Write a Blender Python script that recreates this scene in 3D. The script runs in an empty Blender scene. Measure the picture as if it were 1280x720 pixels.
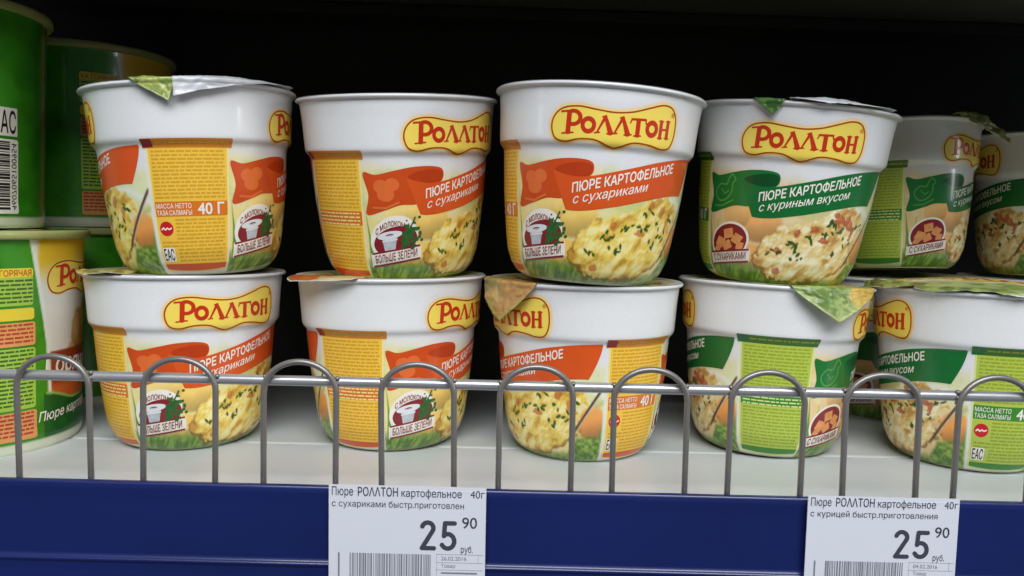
import bpy, bmesh, math
import numpy as np
from mathutils import Vector, Matrix, Euler

C = bpy.context
SC = C.scene
COL = SC.collection
rng = np.random.default_rng(7)

# ------------------------------------------------------------------ camera
F_PX, PITCH, ROLL, YAW, CAM_Z = 1007.2, 4.8355, 1.1904, -0.5746, 0.1221


def cam_axes():
    p, r, y = (math.radians(a) for a in (PITCH, ROLL, YAW))
    fwd = np.array([math.sin(y) * math.cos(p), math.cos(y) * math.cos(p), -math.sin(p)])
    right = np.array([math.cos(y), -math.sin(y), 0.0])
    up = np.cross(right, fwd)
    c, s = math.cos(r), math.sin(r)
    return c * right + s * up, -s * right + c * up, fwd


RT, UP, FW = cam_axes()
cam_d = bpy.data.cameras.new("camera")
cam_d.sensor_width = 36.0
cam_d.lens = 36.0 * F_PX / 1280.0
cam_d.clip_start = 0.01
cam_d.clip_end = 50.0
cam = bpy.data.objects.new("camera", cam_d)
COL.objects.link(cam)
m = Matrix.Identity(4)
for i in range(3):
    m[i][0], m[i][1], m[i][2] = RT[i], UP[i], -FW[i]
m[2][3] = CAM_Z
cam.matrix_world = m
SC.camera = cam


def lin1(c):
    c = np.asarray(c, float) / 255.0
    return np.where(c <= 0.04045, c / 12.92, ((c + 0.055) / 1.055) ** 2.4)


def lin(r, g, b):
    v = lin1([r, g, b])
    return (float(v[0]), float(v[1]), float(v[2]), 1.0)


# ------------------------------------------------------------------ light
W = bpy.data.worlds.new("World")
SC.world = W
W.use_nodes = True
bg = W.node_tree.nodes["Background"]
bg.inputs[0].default_value = (0.80, 0.86, 1.0, 1)
bg.inputs[1].default_value = 0.07


def area(name, loc, target, sx, sy, power, color):
    d = bpy.data.lights.new(name, 'AREA')
    d.shape = 'RECTANGLE'
    d.size, d.size_y, d.energy, d.color = sx, sy, power, color
    o = bpy.data.objects.new(name, d)
    COL.objects.link(o)
    o.location = loc
    o.rotation_euler = (Vector(target) - Vector(loc)).to_track_quat('-Z', 'Y').to_euler()
    return o


# fluorescent rows of the shop ceiling over the aisle
area("ceiling_lamp_row", (0.20, -1.15, 1.50), (0.0, 0.42, 0.05), 1.9, 1.1, 57, (0.94, 0.97, 1.0))
# unseen upright side lamps, added for gloss streaks and the rear right cup
area("added_side_lamp", (-2.3, -0.30, 0.80), (0.0, 0.40, 0.15), 0.22, 1.2, 3, (0.95, 0.98, 1.0))
area("added_side_lamp", (2.5, -0.35, 0.80), (0.1, 0.40, 0.15), 0.22, 1.2, 11, (0.95, 0.98, 1.0))
SC.view_settings.view_transform = 'Standard'
SC.view_settings.look = 'None'
SC.view_settings.gamma = 1.0
SC.view_settings.exposure = 0.0


# ------------------------------------------------------------------ helpers
def mat(name, color, rough=0.4, metal=0.0, coat=0.0, noise=0.0, scale=60.0, spec=0.5, bump=0.0):
    mt = bpy.data.materials.new(name)
    mt.use_nodes = True
    nt = mt.node_tree
    b = nt.nodes["Principled BSDF"]
    b.inputs['Roughness'].default_value = rough
    b.inputs['Metallic'].default_value = metal
    b.inputs['Coat Weight'].default_value = coat
    b.inputs['Coat Roughness'].default_value = 0.12
    b.inputs['Specular IOR Level'].default_value = spec
    b.inputs['Base Color'].default_value = color
    if noise or bump:
        tc = nt.nodes.new('ShaderNodeTexCoord')
        nz = nt.nodes.new('ShaderNodeTexNoise')
        nz.inputs['Scale'].default_value = scale
        nz.inputs['Detail'].default_value = 5
        nt.links.new(tc.outputs['Object'], nz.inputs['Vector'])
        if noise:
            mx = nt.nodes.new('ShaderNodeMix')
            mx.data_type = 'RGBA'
            mx.inputs[6].default_value = tuple(c * (1 - noise) for c in color[:3]) + (1,)
            mx.inputs[7].default_value = tuple(min(1, c * (1 + noise)) for c in color[:3]) + (1,)
            nt.links.new(nz.outputs['Fac'], mx.inputs[0])
            nt.links.new(mx.outputs[2], b.inputs['Base Color'])
        if bump:
            bp = nt.nodes.new('ShaderNodeBump')
            bp.inputs['Strength'].default_value = bump
            bp.inputs['Distance'].default_value = 0.001
            nt.links.new(nz.outputs['Fac'], bp.inputs['Height'])
            nt.links.new(bp.outputs['Normal'], b.inputs['Normal'])
    return mt


def print_mat(name, rough=0.28, coat=0.3, noise=0.05, scale=900, bump=0.0, bscale=60):
    """printed surface: ink colour stored per vertex, with a fine grain of the print"""
    mt = bpy.data.materials.new(name)
    mt.use_nodes = True
    nt = mt.node_tree
    b = nt.nodes["Principled BSDF"]
    at = nt.nodes.new('ShaderNodeAttribute')
    at.attribute_name = 'ink'
    tc = nt.nodes.new('ShaderNodeTexCoord')
    nz = nt.nodes.new('ShaderNodeTexNoise')
    nz.inputs['Scale'].default_value = scale
    nt.links.new(tc.outputs['Object'], nz.inputs['Vector'])
    mr = nt.nodes.new('ShaderNodeMapRange')
    mr.inputs[3].default_value = 1 - noise
    mr.inputs[4].default_value = 1 + noise
    nt.links.new(nz.outputs['Fac'], mr.inputs[0])
    vm = nt.nodes.new('ShaderNodeVectorMath')
    vm.operation = 'SCALE'
    nt.links.new(at.outputs['Color'], vm.inputs[0])
    nt.links.new(mr.outputs[0], vm.inputs['Scale'])
    nt.links.new(vm.outputs[0], b.inputs['Base Color'])
    b.inputs['Roughness'].default_value = rough
    b.inputs['Coat Weight'].default_value = coat
    b.inputs['Coat Roughness'].default_value = 0.1
    if bump:
        n2 = nt.nodes.new('ShaderNodeTexNoise')
        n2.inputs['Scale'].default_value = bscale
        n2.inputs['Detail'].default_value = 3
        nt.links.new(tc.outputs['Object'], n2.inputs['Vector'])
        bp = nt.nodes.new('ShaderNodeBump')
        bp.inputs['Strength'].default_value = bump
        bp.inputs['Distance'].default_value = 0.002
        nt.links.new(n2.outputs['Fac'], bp.inputs['Height'])
        nt.links.new(bp.outputs['Normal'], b.inputs['Normal'])
    return mt


def link(name, me, parent=None, loc=(0, 0, 0), rot=(0, 0, 0)):
    o = bpy.data.objects.new(name, me)
    COL.objects.link(o)
    o.location = loc
    o.rotation_euler = rot
    if parent is not None:
        o.parent = parent
    return o


def tag(o, label, cat, group=None):
    o['label'] = label
    o['category'] = cat
    if group:
        o['group'] = group
    return o


class Geo:
    """collects faces with a material index, becomes one mesh"""

    def __init__(self):
        self.v, self.f, self.mi = [], [], []

    def add(self, verts, faces, mi=0):
        n = len(self.v)
        self.v.extend(tuple(map(float, p)) for p in verts)
        self.f.extend(tuple(n + k for k in fc) for fc in faces)
        self.mi.extend([mi] * len(faces))
        return self

    def mesh(self, name, mats, smooth=True):
        me = bpy.data.meshes.new(name)
        me.from_pydata(self.v, [], self.f)
        me.polygons.foreach_set('material_index', self.mi)
        me.polygons.foreach_set('use_smooth', [smooth] * len(self.f))
        for mm in mats:
            me.materials.append(mm)
        me.update()
        return me


def box_geo(g, x0, x1, y0, y1, z0, z1, mi=0):
    v = [(x, y, z) for x in (x0, x1) for y in (y0, y1) for z in (z0, z1)]
    f = [(0, 1, 3, 2), (4, 6, 7, 5), (0, 4, 5, 1), (2, 3, 7, 6), (0, 2, 6, 4), (1, 5, 7, 3)]
    g.add(v, f, mi)


def bevel_mesh(me, w, seg=2):
    bm = bmesh.new()
    bm.from_mesh(me)
    bmesh.ops.bevel(bm, geom=bm.edges[:], offset=w, segments=seg, affect='EDGES', profile=0.5)
    bm.to_mesh(me)
    bm.free()
    for p in me.polygons:
        p.use_smooth = False
    return me


def tube_geo(g, pts, r, seg=12, mi=0):
    pts = [Vector(p) for p in pts]
    n = len(pts)
    rings = []
    prev = None
    for i, p in enumerate(pts):
        t = (pts[min(i + 1, n - 1)] - pts[max(i - 1, 0)]).normalized()
        if prev is None:
            a = t.orthogonal().normalized()
        else:
            a = (prev - t * prev.dot(t)).normalized()
        prev = a
        b = t.cross(a)
        rings.append([p + (a * math.cos(k * 2 * math.pi / seg) + b * math.sin(k * 2 * math.pi / seg)) * r for k in range(seg)])
    v = [q for rr in rings for q in rr]
    f = []
    for i in range(n - 1):
        for k in range(seg):
            f.append((i * seg + k, i * seg + (k + 1) % seg, (i + 1) * seg + (k + 1) % seg, (i + 1) * seg + k))
    f.append(tuple(range(seg))[::-1])
    f.append(tuple((n - 1) * seg + k for k in range(seg)))
    g.add(v, f, mi)


def set_ink(me, rgb):
    a = me.color_attributes.new('ink', 'FLOAT_COLOR', 'POINT')
    n = len(rgb)
    out = np.ones((n, 4), np.float32)
    out[:, :3] = lin1(np.clip(rgb, 0, 255))
    a.data.foreach_set('color', out.ravel())


# ---- noise for the printed food pictures
def vnoise(x, y, seed):
    r = np.random.default_rng(seed).random((64, 64))
    xi, yi = np.floor(x).astype(int), np.floor(y).astype(int)
    fx, fy = x - xi, y - yi
    fx, fy = fx * fx * (3 - 2 * fx), fy * fy * (3 - 2 * fy)
    g = lambda a, b: r[a % 64, b % 64]
    return (g(xi, yi) * (1 - fx) + g(xi + 1, yi) * fx) * (1 - fy) + (g(xi, yi + 1) * (1 - fx) + g(xi + 1, yi + 1) * fx) * fy


def fbm(x, y, seed, oct=4):
    s, a, n = 0, 1.0, 0
    for k in range(oct):
        s = s + a * vnoise(x * 2 ** k, y * 2 ** k, seed + k)
        n += a
        a *= 0.55
    return s / n


def sstep(a, b, x):
    t = np.clip((x - a) / (b - a), 0, 1)
    return t * t * (3 - 2 * t)


def over(img, col, alpha):
    return img * (1 - alpha[..., None]) + np.asarray(col, float) * alpha[..., None]


# ---- 2D shapes as signed functions, cut out by marching squares
def catmull(pts, n=8, closed=True):
    P = np.array(pts, float)
    N = len(P)
    out = []
    for i in range(N if closed else N - 1):
        if closed:
            p0, p1, p2, p3 = P[(i - 1) % N], P[i], P[(i + 1) % N], P[(i + 2) % N]
        else:
            p0, p1, p2, p3 = P[max(i - 1, 0)], P[i], P[i + 1], P[min(i + 2, N - 1)]
        for k in range(n):
            t = k / n
            out.append(0.5 * ((2 * p1) + (-p0 + p2) * t + (2 * p0 - 5 * p1 + 4 * p2 - p3) * t * t + (-p0 + 3 * p1 - 3 * p2 + p3) * t ** 3))
    if not closed:
        out.append(P[-1])
    return np.array(out)


def poly_sd(P, X, Y):
    """> 0 inside polygon P"""
    P = np.asarray(P, float)
    d = np.full(X.shape, 1e9)
    ins = np.zeros(X.shape, bool)
    n = len(P)
    for i in range(n):
        (ax, ay), (bx, by) = P[i], P[(i + 1) % n]
        ex, ey = bx - ax, by - ay
        h = np.clip(((X - ax) * ex + (Y - ay) * ey) / (ex * ex + ey * ey + 1e-12), 0, 1)
        d = np.minimum(d, np.hypot(X - ax - h * ex, Y - ay - h * ey))
        c = (ay > Y) != (by > Y)
        with np.errstate(divide='ignore', invalid='ignore'):
            xc = ax + (Y - ay) * ex / (ey if abs(ey) > 1e-12 else 1e-12)
        ins ^= c & (X < xc)
    return np.where(ins, d, -d)


def seg_sd(X, Y, x0, y0, x1, y1, w0, w1=None):
    w1 = w0 if w1 is None else w1
    ex, ey = x1 - x0, y1 - y0
    h = np.clip(((X - x0) * ex + (Y - y0) * ey) / (ex * ex + ey * ey + 1e-12), 0, 1)
    return (w0 + (w1 - w0) * h) - np.hypot(X - x0 - h * ex, Y - y0 - h * ey)


def line_sd(X, Y, pts, w):
    s = np.full(X.shape, -1e9)
    for a, b in zip(pts[:-1], pts[1:]):
        s = np.maximum(s, seg_sd(X, Y, a[0], a[1], b[0], b[1], w))
    return s


def ell_sd(X, Y, cx, cy, rx, ry):
    q = np.hypot((X - cx) / rx, (Y - cy) / ry)
    return (1 - q) * min(rx, ry)


def march(fn, x0, x1, y0, y1, nx, ny):
    xs, ys = np.linspace(x0, x1, nx + 1), np.linspace(y0, y1, ny + 1)
    X, Y = np.meshgrid(xs, ys, indexing='ij')
    S = fn(X, Y)
    verts, idx, faces = [], {}, []

    def vid(key, p):
        if key not in idx:
            idx[key] = len(verts)
            verts.append(p)
        return idx[key]

    I = S > 0
    anyc = I[:-1, :-1] | I[1:, :-1] | I[1:, 1:] | I[:-1, 1:]
    for i, j in zip(*np.nonzero(anyc)):
        cs = [(i, j), (i + 1, j), (i + 1, j + 1), (i, j + 1)]
        poly = []
        for k in range(4):
            a, b = cs[k], cs[(k + 1) % 4]
            sa, sb = S[a], S[b]
            if sa > 0:
                poly.append(vid(a, (xs[a[0]], ys[a[1]])))
            if (sa > 0) != (sb > 0):
                h = min(max(sa / (sa - sb), 0.02), 0.98)
                key = (min(a, b), max(a, b))
                poly.append(vid(key, (xs[a[0]] + (xs[b[0]] - xs[a[0]]) * h, ys[a[1]] + (ys[b[1]] - ys[a[1]]) * h)))
        if len(poly) >= 3:
            faces.append(tuple(poly))
    return np.array(verts).reshape(-1, 2), faces


_tc = {}


def glyph_contours(s, shear):
    cu = bpy.data.curves.new('t', 'FONT')
    cu.body = s
    cu.shear = shear
    o = bpy.data.objects.new('t', cu)
    COL.objects.link(o)
    dg = C.evaluated_depsgraph_get()
    oe = o.evaluated_get(dg)
    cv = oe.to_curve(dg)
    out = []
    for sp in cv.splines:
        P = []
        if sp.type == 'BEZIER':
            bp = sp.bezier_points
            n = len(bp)
            for k in range(n):
                a, b = bp[k], bp[(k + 1) % n]
                p0, p1, p2, p3 = (np.array(q[:2]) for q in (a.co, a.handle_right, b.handle_left, b.co))
                straight = abs(np.cross(p1 - p0, p3 - p0)) + abs(np.cross(p2 - p0, p3 - p0)) < 1e-5
                for h in ([0.0] if straight else np.arange(4) / 4):
                    P.append((1 - h) ** 3 * p0 + 3 * (1 - h) ** 2 * h * p1 + 3 * (1 - h) * h * h * p2 + h ** 3 * p3)
        else:
            P = [np.array(q.co[:2]) for q in sp.points]
        if len(P) > 2:
            out.append(np.array(P))
    oe.to_curve_clear()
    bpy.data.objects.remove(o)
    bpy.data.curves.remove(cu)
    return out


def text2d(s, shear=0.0, bold=0.0):
    """a line of text cut out as small flat cells (caps 0.70 high), strokes thickened by bold"""
    key = (s, shear, bold)
    if key not in _tc:
        con = glyph_contours(s, shear)
        allp = np.vstack(con)
        x0, y0 = allp.min(0) - .06
        x1, y1 = allp.max(0) + .06
        h = .026

        def fn(X, Y):
            D = np.full(X.shape, 1e3)
            Wn = np.zeros(X.shape, int)
            for P in con:
                lo, hi = P.min(0) - .15, P.max(0) + .15
                a, b = np.searchsorted(X[:, 0], [lo[0], hi[0]])
                xs, ys = X[a:b], Y[a:b]
                d = D[a:b]
                w = np.zeros(xs.shape, int)
                for k in range(len(P)):
                    (ax, ay), (bx, by) = P[k], P[(k + 1) % len(P)]
                    ex, ey = bx - ax, by - ay
                    t = np.clip(((xs - ax) * ex + (ys - ay) * ey) / (ex * ex + ey * ey + 1e-12), 0, 1)
                    d = np.minimum(d, np.hypot(xs - ax - t * ex, ys - ay - t * ey))
                    if ay != by:
                        c = (ay > ys) != (by > ys)
                        w += np.where(c & (xs < ax + (ys - ay) * ex / ey), 1 if by > ay else -1, 0)
                D[a:b] = d
                Wn[a:b] += w
            return np.where(Wn != 0, D, -D) + bold
        v, f = march(fn, x0, x1, y0, y1, max(2, int((x1 - x0) / h)), max(2, int((y1 - y0) / h)))
        v[:, 0] -= v[:, 0].min()
        _tc[key] = (v, f)
    v, f = _tc[key]
    return v.copy(), f


def fit_text(s, x0, x1, y0, cap, shear=0.0, bold=0.0):
    """text stretched to run from x0 to x1 with caps of height cap above baseline y0 (y up)"""
    v, f = text2d(s, shear, bold)
    w = v[:, 0].max()
    return np.stack([x0 + v[:, 0] / w * (x1 - x0), y0 + v[:, 1] / 0.70 * cap, 0 * v[:, 0]], 1), f


# ------------------------------------------------------------------ materials
M = {}
M['white_plastic'] = mat('white plastic', lin(228, 228, 230), 0.25, coat=0.3, noise=0.02, scale=40)
M['print'] = print_mat('printed wrap', 0.30, 0.35)
M['lid_print'] = print_mat('printed lid foil', 0.33, 0.2, bump=0.6, bscale=90)
M['foil_back'] = mat('foil underside', lin(205, 205, 208), 0.35, metal=0.2, bump=0.5, scale=120)
M['logo_yellow'] = mat('logo yellow ink', lin(253, 222, 96), 0.3, coat=0.3, noise=0.06, scale=120)
M['logo_red'] = mat('logo red ink', lin(200, 50, 18), 0.35, coat=0.2, noise=0.05, scale=200)
M['logo_line'] = mat('logo brown line ink', lin(172, 66, 16), 0.35, coat=0.2)
M['white_ink'] = mat('white ink', lin(244, 238, 226), 0.4)
M['maroon'] = mat('maroon ink', lin(134, 32, 40), 0.35, coat=0.2)
M['dark_ink'] = mat('black ink', lin(28, 28, 32), 0.4)
M['red_spot'] = mat('red seal ink', lin(206, 30, 40), 0.35)
M['crouton'] = mat('crouton ink', lin(226, 150, 90), 0.4, noise=0.35, scale=400)
M['parsley'] = mat('parsley ink', lin(46, 98, 44), 0.4, noise=0.5, scale=500)
M['bucket'] = mat('bucket grey ink', lin(190, 196, 200), 0.4, noise=0.3, scale=300)
FL = {
    'orange': dict(rib=mat('orange ribbon ink', lin(222, 88, 32), 0.3, coat=0.3, noise=0.08, scale=90),
                   fold=mat('dark orange fold ink', lin(188, 62, 18), 0.3, coat=0.3, noise=0.12, scale=160),
                   flag=mat('orange flag ink', lin(210, 78, 26), 0.3, coat=0.3, noise=0.10, scale=120),
                   icon=mat('pale orange icon ink', lin(228, 110, 52), 0.35, noise=0.1, scale=300),
                   pan=mat('yellow panel ink', lin(248, 200, 72), 0.35, coat=0.2, noise=0.05, scale=100),
                   edge=mat('pale panel border ink', lin(250, 232, 150), 0.35, coat=0.2),
                   micro=mat('brown small print ink', lin(216, 164, 44), 0.4),
                   band=mat('orange band ink', lin(226, 122, 36), 0.35, coat=0.2, noise=0.05),
                   head=mat('ochre header ink', lin(208, 132, 40), 0.35, coat=0.2, noise=0.15, scale=300)),
    'green': dict(rib=mat('green ribbon ink', lin(22, 110, 50), 0.3, coat=0.3, noise=0.08, scale=90),
                  fold=mat('dark green fold ink', lin(12, 78, 36), 0.3, coat=0.3, noise=0.12, scale=160),
                  flag=mat('green flag ink', lin(28, 118, 52), 0.3, coat=0.3, noise=0.10, scale=120),
                  icon=mat('pale green icon ink', lin(84, 158, 74), 0.35, noise=0.1, scale=300),
                  pan=mat('lime panel ink', lin(186, 202, 84), 0.35, coat=0.2, noise=0.05, scale=100),
                  edge=mat('pale lime border ink', lin(222, 232, 150), 0.35, coat=0.2),
                  micro=mat('olive small print ink', lin(150, 172, 46), 0.4),
                  band=mat('green band ink', lin(64, 140, 48), 0.35, coat=0.2, noise=0.05),
                  head=mat('dark green header ink', lin(60, 112, 40), 0.35, coat=0.2, noise=0.15, scale=300)),
}

# ------------------------------------------------------------------ the soup cup
H, R = 0.0909, 0.0522
_pf = [(0.0502, 0.0885), (0.0493, 0.080), (0.0484, 0.0662), (0.0481, 0.0645), (0.0460, 0.0622), (0.0457, 0.0605),
       (0.0440, 0.0400), (0.0414, 0.0200), (0.0401, 0.0125), (0.0377, 0.0062), (0.0345, 0.0020), (0.0312, 0.0)]


def dense_profile(pf, n, sm=5):
    P = np.array(pf)
    s = np.concatenate([[0], np.cumsum(np.hypot(*np.diff(P, axis=0).T))])
    q = np.linspace(0, s[-1], n)
    r, z = np.interp(q, s, P[:, 0]), np.interp(q, s, P[:, 1])
    k = np.ones(sm) / sm
    pad = sm // 2
    rs = np.convolve(np.pad(r, pad, mode='edge'), k, 'valid')
    zs = np.convolve(np.pad(z, pad, mode='edge'), k, 'valid')
    rs[0], zs[0], rs[-1], zs[-1] = r[0], z[0], r[-1], z[-1]
    return rs, zs


class Lathe:
    def __init__(self, pf, H, n=170, sm=5):
        self.H = H
        self.r, self.z = dense_profile(pf, n, sm)
        self.t = 1 - self.z / H
        dr, dz = np.gradient(self.r), np.gradient(self.z)
        L = np.hypot(dr, dz)
        self.nr, self.nz = -dz / L, dr / L     # outward
        self.t = np.maximum.accumulate(self.t + np.arange(n) * 1e-7)

    def wrap(self, phi, t, off):
        r = np.interp(t, self.t, self.r) + off * np.interp(t, self.t, self.nr)
        z = np.interp(t, self.t, self.z) + off * np.interp(t, self.t, self.nz)
        a = np.radians(phi)
        return np.stack([r * np.sin(a), -r * np.cos(a), z], -1)

    def body(self, name, art, ncol, material, bottom=True):
        ph = np.arange(ncol) * 360.0 / ncol
        PH, T = np.meshgrid(ph, self.t, indexing='ij')
        V = self.wrap(PH, T, 0.0).reshape(-1, 3)
        n = len(self.t)
        i, j = np.meshgrid(np.arange(ncol), np.arange(n - 1), indexing='ij')
        i2 = (i + 1) % ncol
        F = np.stack([i * n + j, i * n + j + 1, i2 * n + j + 1, i2 * n + j], -1).reshape(-1, 4)
        faces = F.tolist()
        if bottom:
            faces.append([k * n + n - 1 for k in range(ncol)])
        me = bpy.data.meshes.new(name)
        me.from_pydata(V.tolist(), [], faces)
        me.polygons.foreach_set('use_smooth', [True] * len(faces))
        me.materials.append(material)
        me.update()
        set_ink(me, art(PH, T).reshape(-1, 3))
        return me


CUP = Lathe(_pf, H)
ASP = 113.0     # degrees round the cup that are as long as one cup height


# ---- printed food picture (one half turn, printed twice round the cup)
LOGO_HW, LOGO_HH, LOGO_T = 36.0, 0.122, 0.192
LOGO_PTS = [(-1, -.25), (-.96, .22), (-.82, .56), (-.58, .66), (-.3, .56), (-.05, .50), (.2, .58), (.45, .80), (.68, .99), (.86, .93), (.97, .6),
            (1, .1), (.98, -.42), (.9, -.78), (.74, -.86), (.52, -.76), (.27, -.74), (.08, -.93), (-.02, -1.0), (-.13, -.93), (-.32, -.74), (-.55, -.74), (-.76, -.86), (-.93, -.72)]
# logo space: y half height 80 units
KX = LOGO_HW / 206.0
KY = LOGO_HH / 80.0
LOGO_POLY = catmull([(a * 206, b * 80) for a, b in LOGO_PTS], 6)


def food_art(flavour):
    og = flavour == 'orange'
    r0 = np.random.default_rng(11 if og else 23)
    # lumps of the mash
    lumps = [(r0.uniform(-20, 62), r0.uniform(.55, .95), r0.uniform(3.4, 8.5)) for _ in range(80)]
    herbs = []
    for (cx, cy, n) in [(2, .75, 6), (8, .81, 6), (28, .62, 6), (24, .68, 4), (36, .66, 5), (14, .70, 4), (45, .72, 4), (-8, .82, 4), (33, .78, 3), (50, .62, 3)]:
        for _ in range(n):
            herbs.append((cx + r0.normal(0, 2.2), cy + r0.normal(0, .016), r0.uniform(1.1, 2.5), r0.uniform(.6, 1.15), r0.uniform(0, 3.1)))
    bits = [(40, .60, 3.0, 3.6), (47, .66, 2.2, 4.4), (24, .72, 3.4, 2.2), (5, .69, 2.2, 2.6), (-5, .91, 3.4, 2.4), (30, .575, 2.6, 2.0)]
    if not og:
        bits += [(34, .60, 4.4, 3.2), (44, .63, 3.6, 3.6), (16, .66, 3.4, 2.4), (-6, .80, 3.4, 2.4)]

    def art(PH, T):
        p = (PH + 62) % 180 - 62
        x, y = p, T * ASP            # isotropic, degrees
        img = np.ones(p.shape + (3,)) * np.array([232, 232, 234.0])
        # glow round the logo plate
        sd = poly_sd(LOGO_POLY, p / KX, (LOGO_T - T) / KY)
        near = np.abs(p) < 50
        img = over(img, (250, 206, 140), np.where(near, sstep(-15, 0, sd), 0) * .7)
        zone = sstep(.36, .50, T + .03 * (fbm(x / 14, y / 14, 3) - .5) - .0010 * np.clip(x, -60, 40))
        base = np.array([240, 224, 150.0] if og else [238, 208, 150.0])
        img = over(img, base, zone)
        n1, n2 = fbm(x / 16, y / 16, 41), fbm(x / 10, y / 10, 51)
        img = over(img, (190, 208, 128) if og else (196, 202, 132), zone * sstep(.5, .72, n1) * sstep(.75, .5, T) * .7)
        img = over(img, (246, 236, 196), zone * sstep(.5, .7, n2) * .4)
        # potatoes on the left and far right
        for (cx, cy, rx, ry, c, a) in [(-20, .66, 16, .11, (238, 198, 102) if og else (228, 168, 100), .9),
                                       (-37, .62, 11, .09, (238, 204, 120) if og else (230, 176, 108), .7),
                                       (-22, .86, 18, .09, (234, 190, 92) if og else (226, 168, 104), .9),
                                       (-44, .80, 10, .12, (214, 176, 90), .6),
                                       (63, .765, 10, .115, (222, 150, 76), 1.0),
                                       (66, .60, 6, .07, (230, 206, 120), .7)]:
            q = np.hypot((x - cx) / rx, (T - cy) / ry)
            sh = 1.10 - .34 * sstep(-.4, 1.0, (T - cy) / ry + .3 * (x - cx) / rx) + .10 * (n2 - .5)
            img = over(img, (0, 0, 0), np.zeros_like(q))
            a2 = sstep(1.05, .82, q) * a
            img = img * (1 - a2[..., None]) + np.array(c, float) * sh[..., None] * a2[..., None]
        img = over(img, (226, 234, 190), sstep(26, 50, x) * sstep(.72, .56, T) * zone * .85)
        img = over(img, (170, 200, 120), sstep(40, 58, x) * sstep(.5, .7, n1) * sstep(.74, .6, T) * zone * .6)
        arc = np.interp(p, [18, 40, 56, 70], [.575, .535, .545, .60])
        img = over(img, (240, 242, 228), sstep(.035, .0, np.abs(T - arc)) * sstep(20, 34, x) * .9)
        # left blades of grass and the bed of greens along the bottom
        for bx, lean, ht in [(-57, .10, .60), (-54, -.05, .66), (-59, .02, .70), (-51, .16, .74), (68, -.1, .70), (120 - 3, .05, .66), (114, -.1, .72)]:
            w = 1.6 * sstep(ht - .02, .95, T)
            d = np.abs(x - bx - lean * (T - .95) * ASP)
            img = over(img, (98, 150, 54), sstep(w + .5, w - .5, d) * (T > ht))
        gz = sstep(.865, .93, T + .055 * (fbm(x / 7, y / 7, 71) - .5) - .05 * sstep(-12, 5, x) * sstep(52, 44, x) + .06 * sstep(48, 54, x))
        gn = np.where(x > 40, fbm(x / 2.6, y / 2.2, 85, 4), fbm(x / 1.7 + .25 * y, y / 5.0, 81, 4) * .75 + .25 * fbm(x / 3, y / 2.4, 86))
        g = np.array([74, 116, 36.0]) + (np.array([160, 186, 84.0]) - np.array([74, 116, 36.0])) * sstep(.22, .78, gn)[..., None]
        img = img * (1 - gz[..., None]) + g * gz[..., None]
        # the mound of mash
        ang = np.arctan2(T - .745, (x - 22) / 200)
        wob = .05 * np.sin(3 * ang + 1) + .55 * (fbm(x / 7, y / 7, 91) - .5)
        xr, yr = (x - 19) + .30 * (T - .76) * ASP, (T - .76) * ASP + .16 * (x - 22)
        q = np.hypot(xr / 36, yr / (22.5 + .06 * (x - 22))) + wob
        hgt = np.zeros_like(x)
        for (lx, ly, lr) in lumps:
            d2 = ((x - lx) ** 2 + (y - ly * ASP) ** 2) / (lr * lr)
            hgt = hgt + np.exp(np.clip(1 - d2, -3, 1) * 3.2)
        hgt = 2.9 * np.log(hgt + 1) + 7.5 * fbm(x / 4.4, y / 4.4, 101, 5)
        gx, gy = np.gradient(hgt)
        dx = np.gradient(x, axis=0)
        dy = np.gradient(y, axis=1)
        slope = -(gx / np.where(np.abs(dx) < 1e-6, 1, dx)) * .5 - (gy / np.where(np.abs(dy) < 1e-6, 1, dy)) * .8
        tone = np.clip(.64 - .31 * np.clip(slope, -2, 2) * -1 + .03 * (hgt - 12) - .42 * sstep(.72, 1.0, q) * sstep(.70, .88, T), 0, 1)
        if og:
            ca, cb, cc = np.array([204, 156, 60.0]), np.array([242, 210, 98.0]), np.array([254, 240, 166.0])
        else:
            ca, cb, cc = np.array([196, 146, 78.0]), np.array([236, 208, 134.0]), np.array([252, 242, 204.0])
        mash = np.where(tone[..., None] < .5, ca + (cb - ca) * sstep(0, .5, tone)[..., None], cb + (cc - cb) * sstep(.5, 1, tone)[..., None])
        a = sstep(1.02, .95, q)
        img = over(img, (128, 78, 26), sstep(1.12, 1.0, q) * sstep(.70, .84, T) * .8)
        img = img * (1 - a[..., None]) + mash * a[..., None]
        for (bx, by, rx, ry) in bits:
            qq = np.hypot((x - bx) / rx, (y - by * ASP) / ry) + 1.3 * (fbm(x / 2.2, y / 2.2, 131) - .5)
            img = over(img, (186, 104, 46) if og else (176, 88, 56), sstep(1.05, .8, qq) * (.7 if og else .85))
            img = over(img, (222, 140, 70), sstep(.6, .3, np.hypot((x - bx + rx * .3) / rx, (y - by * ASP + ry * .4) / ry)) * .6)
        for (hx, hy, ra, rb, an) in herbs:
            u = (x - hx) * math.cos(an) + (y - hy * ASP) * math.sin(an)
            w = -(x - hx) * math.sin(an) + (y - hy * ASP) * math.cos(an)
            img = over(img, (52, 84, 26), sstep(1.15, .75, np.hypot(u / ra, w / rb)) * .95)
        # spoon standing in the mash
        sp = seg_sd(x, y, 47, .86 * ASP, 70, .545 * ASP, .9, 1.2)
        img = over(img, (84, 66, 50), sstep(-.3, .5, sp) * sstep(44, 50, x))
        sp2 = seg_sd(x - 1.1, y, 47, .86 * ASP, 70, .545 * ASP, .2, .5)
        img = over(img, (226, 220, 206), sstep(-.3, .5, sp2) * sstep(52, 56, x))
        # plain white beside and above the panel
        img = over(img, (236, 234, 226), sstep(69, 71, p) * sstep(119.5, 118, p) * (T > .3))
        img = over(img, (236, 236, 236), sstep(.34, .30, T) * (sd < -26))
        # base of the tub, under the picture
        img = over(img, (196, 200, 150), sstep(.985, .998, T))
        return img
    return art


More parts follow.
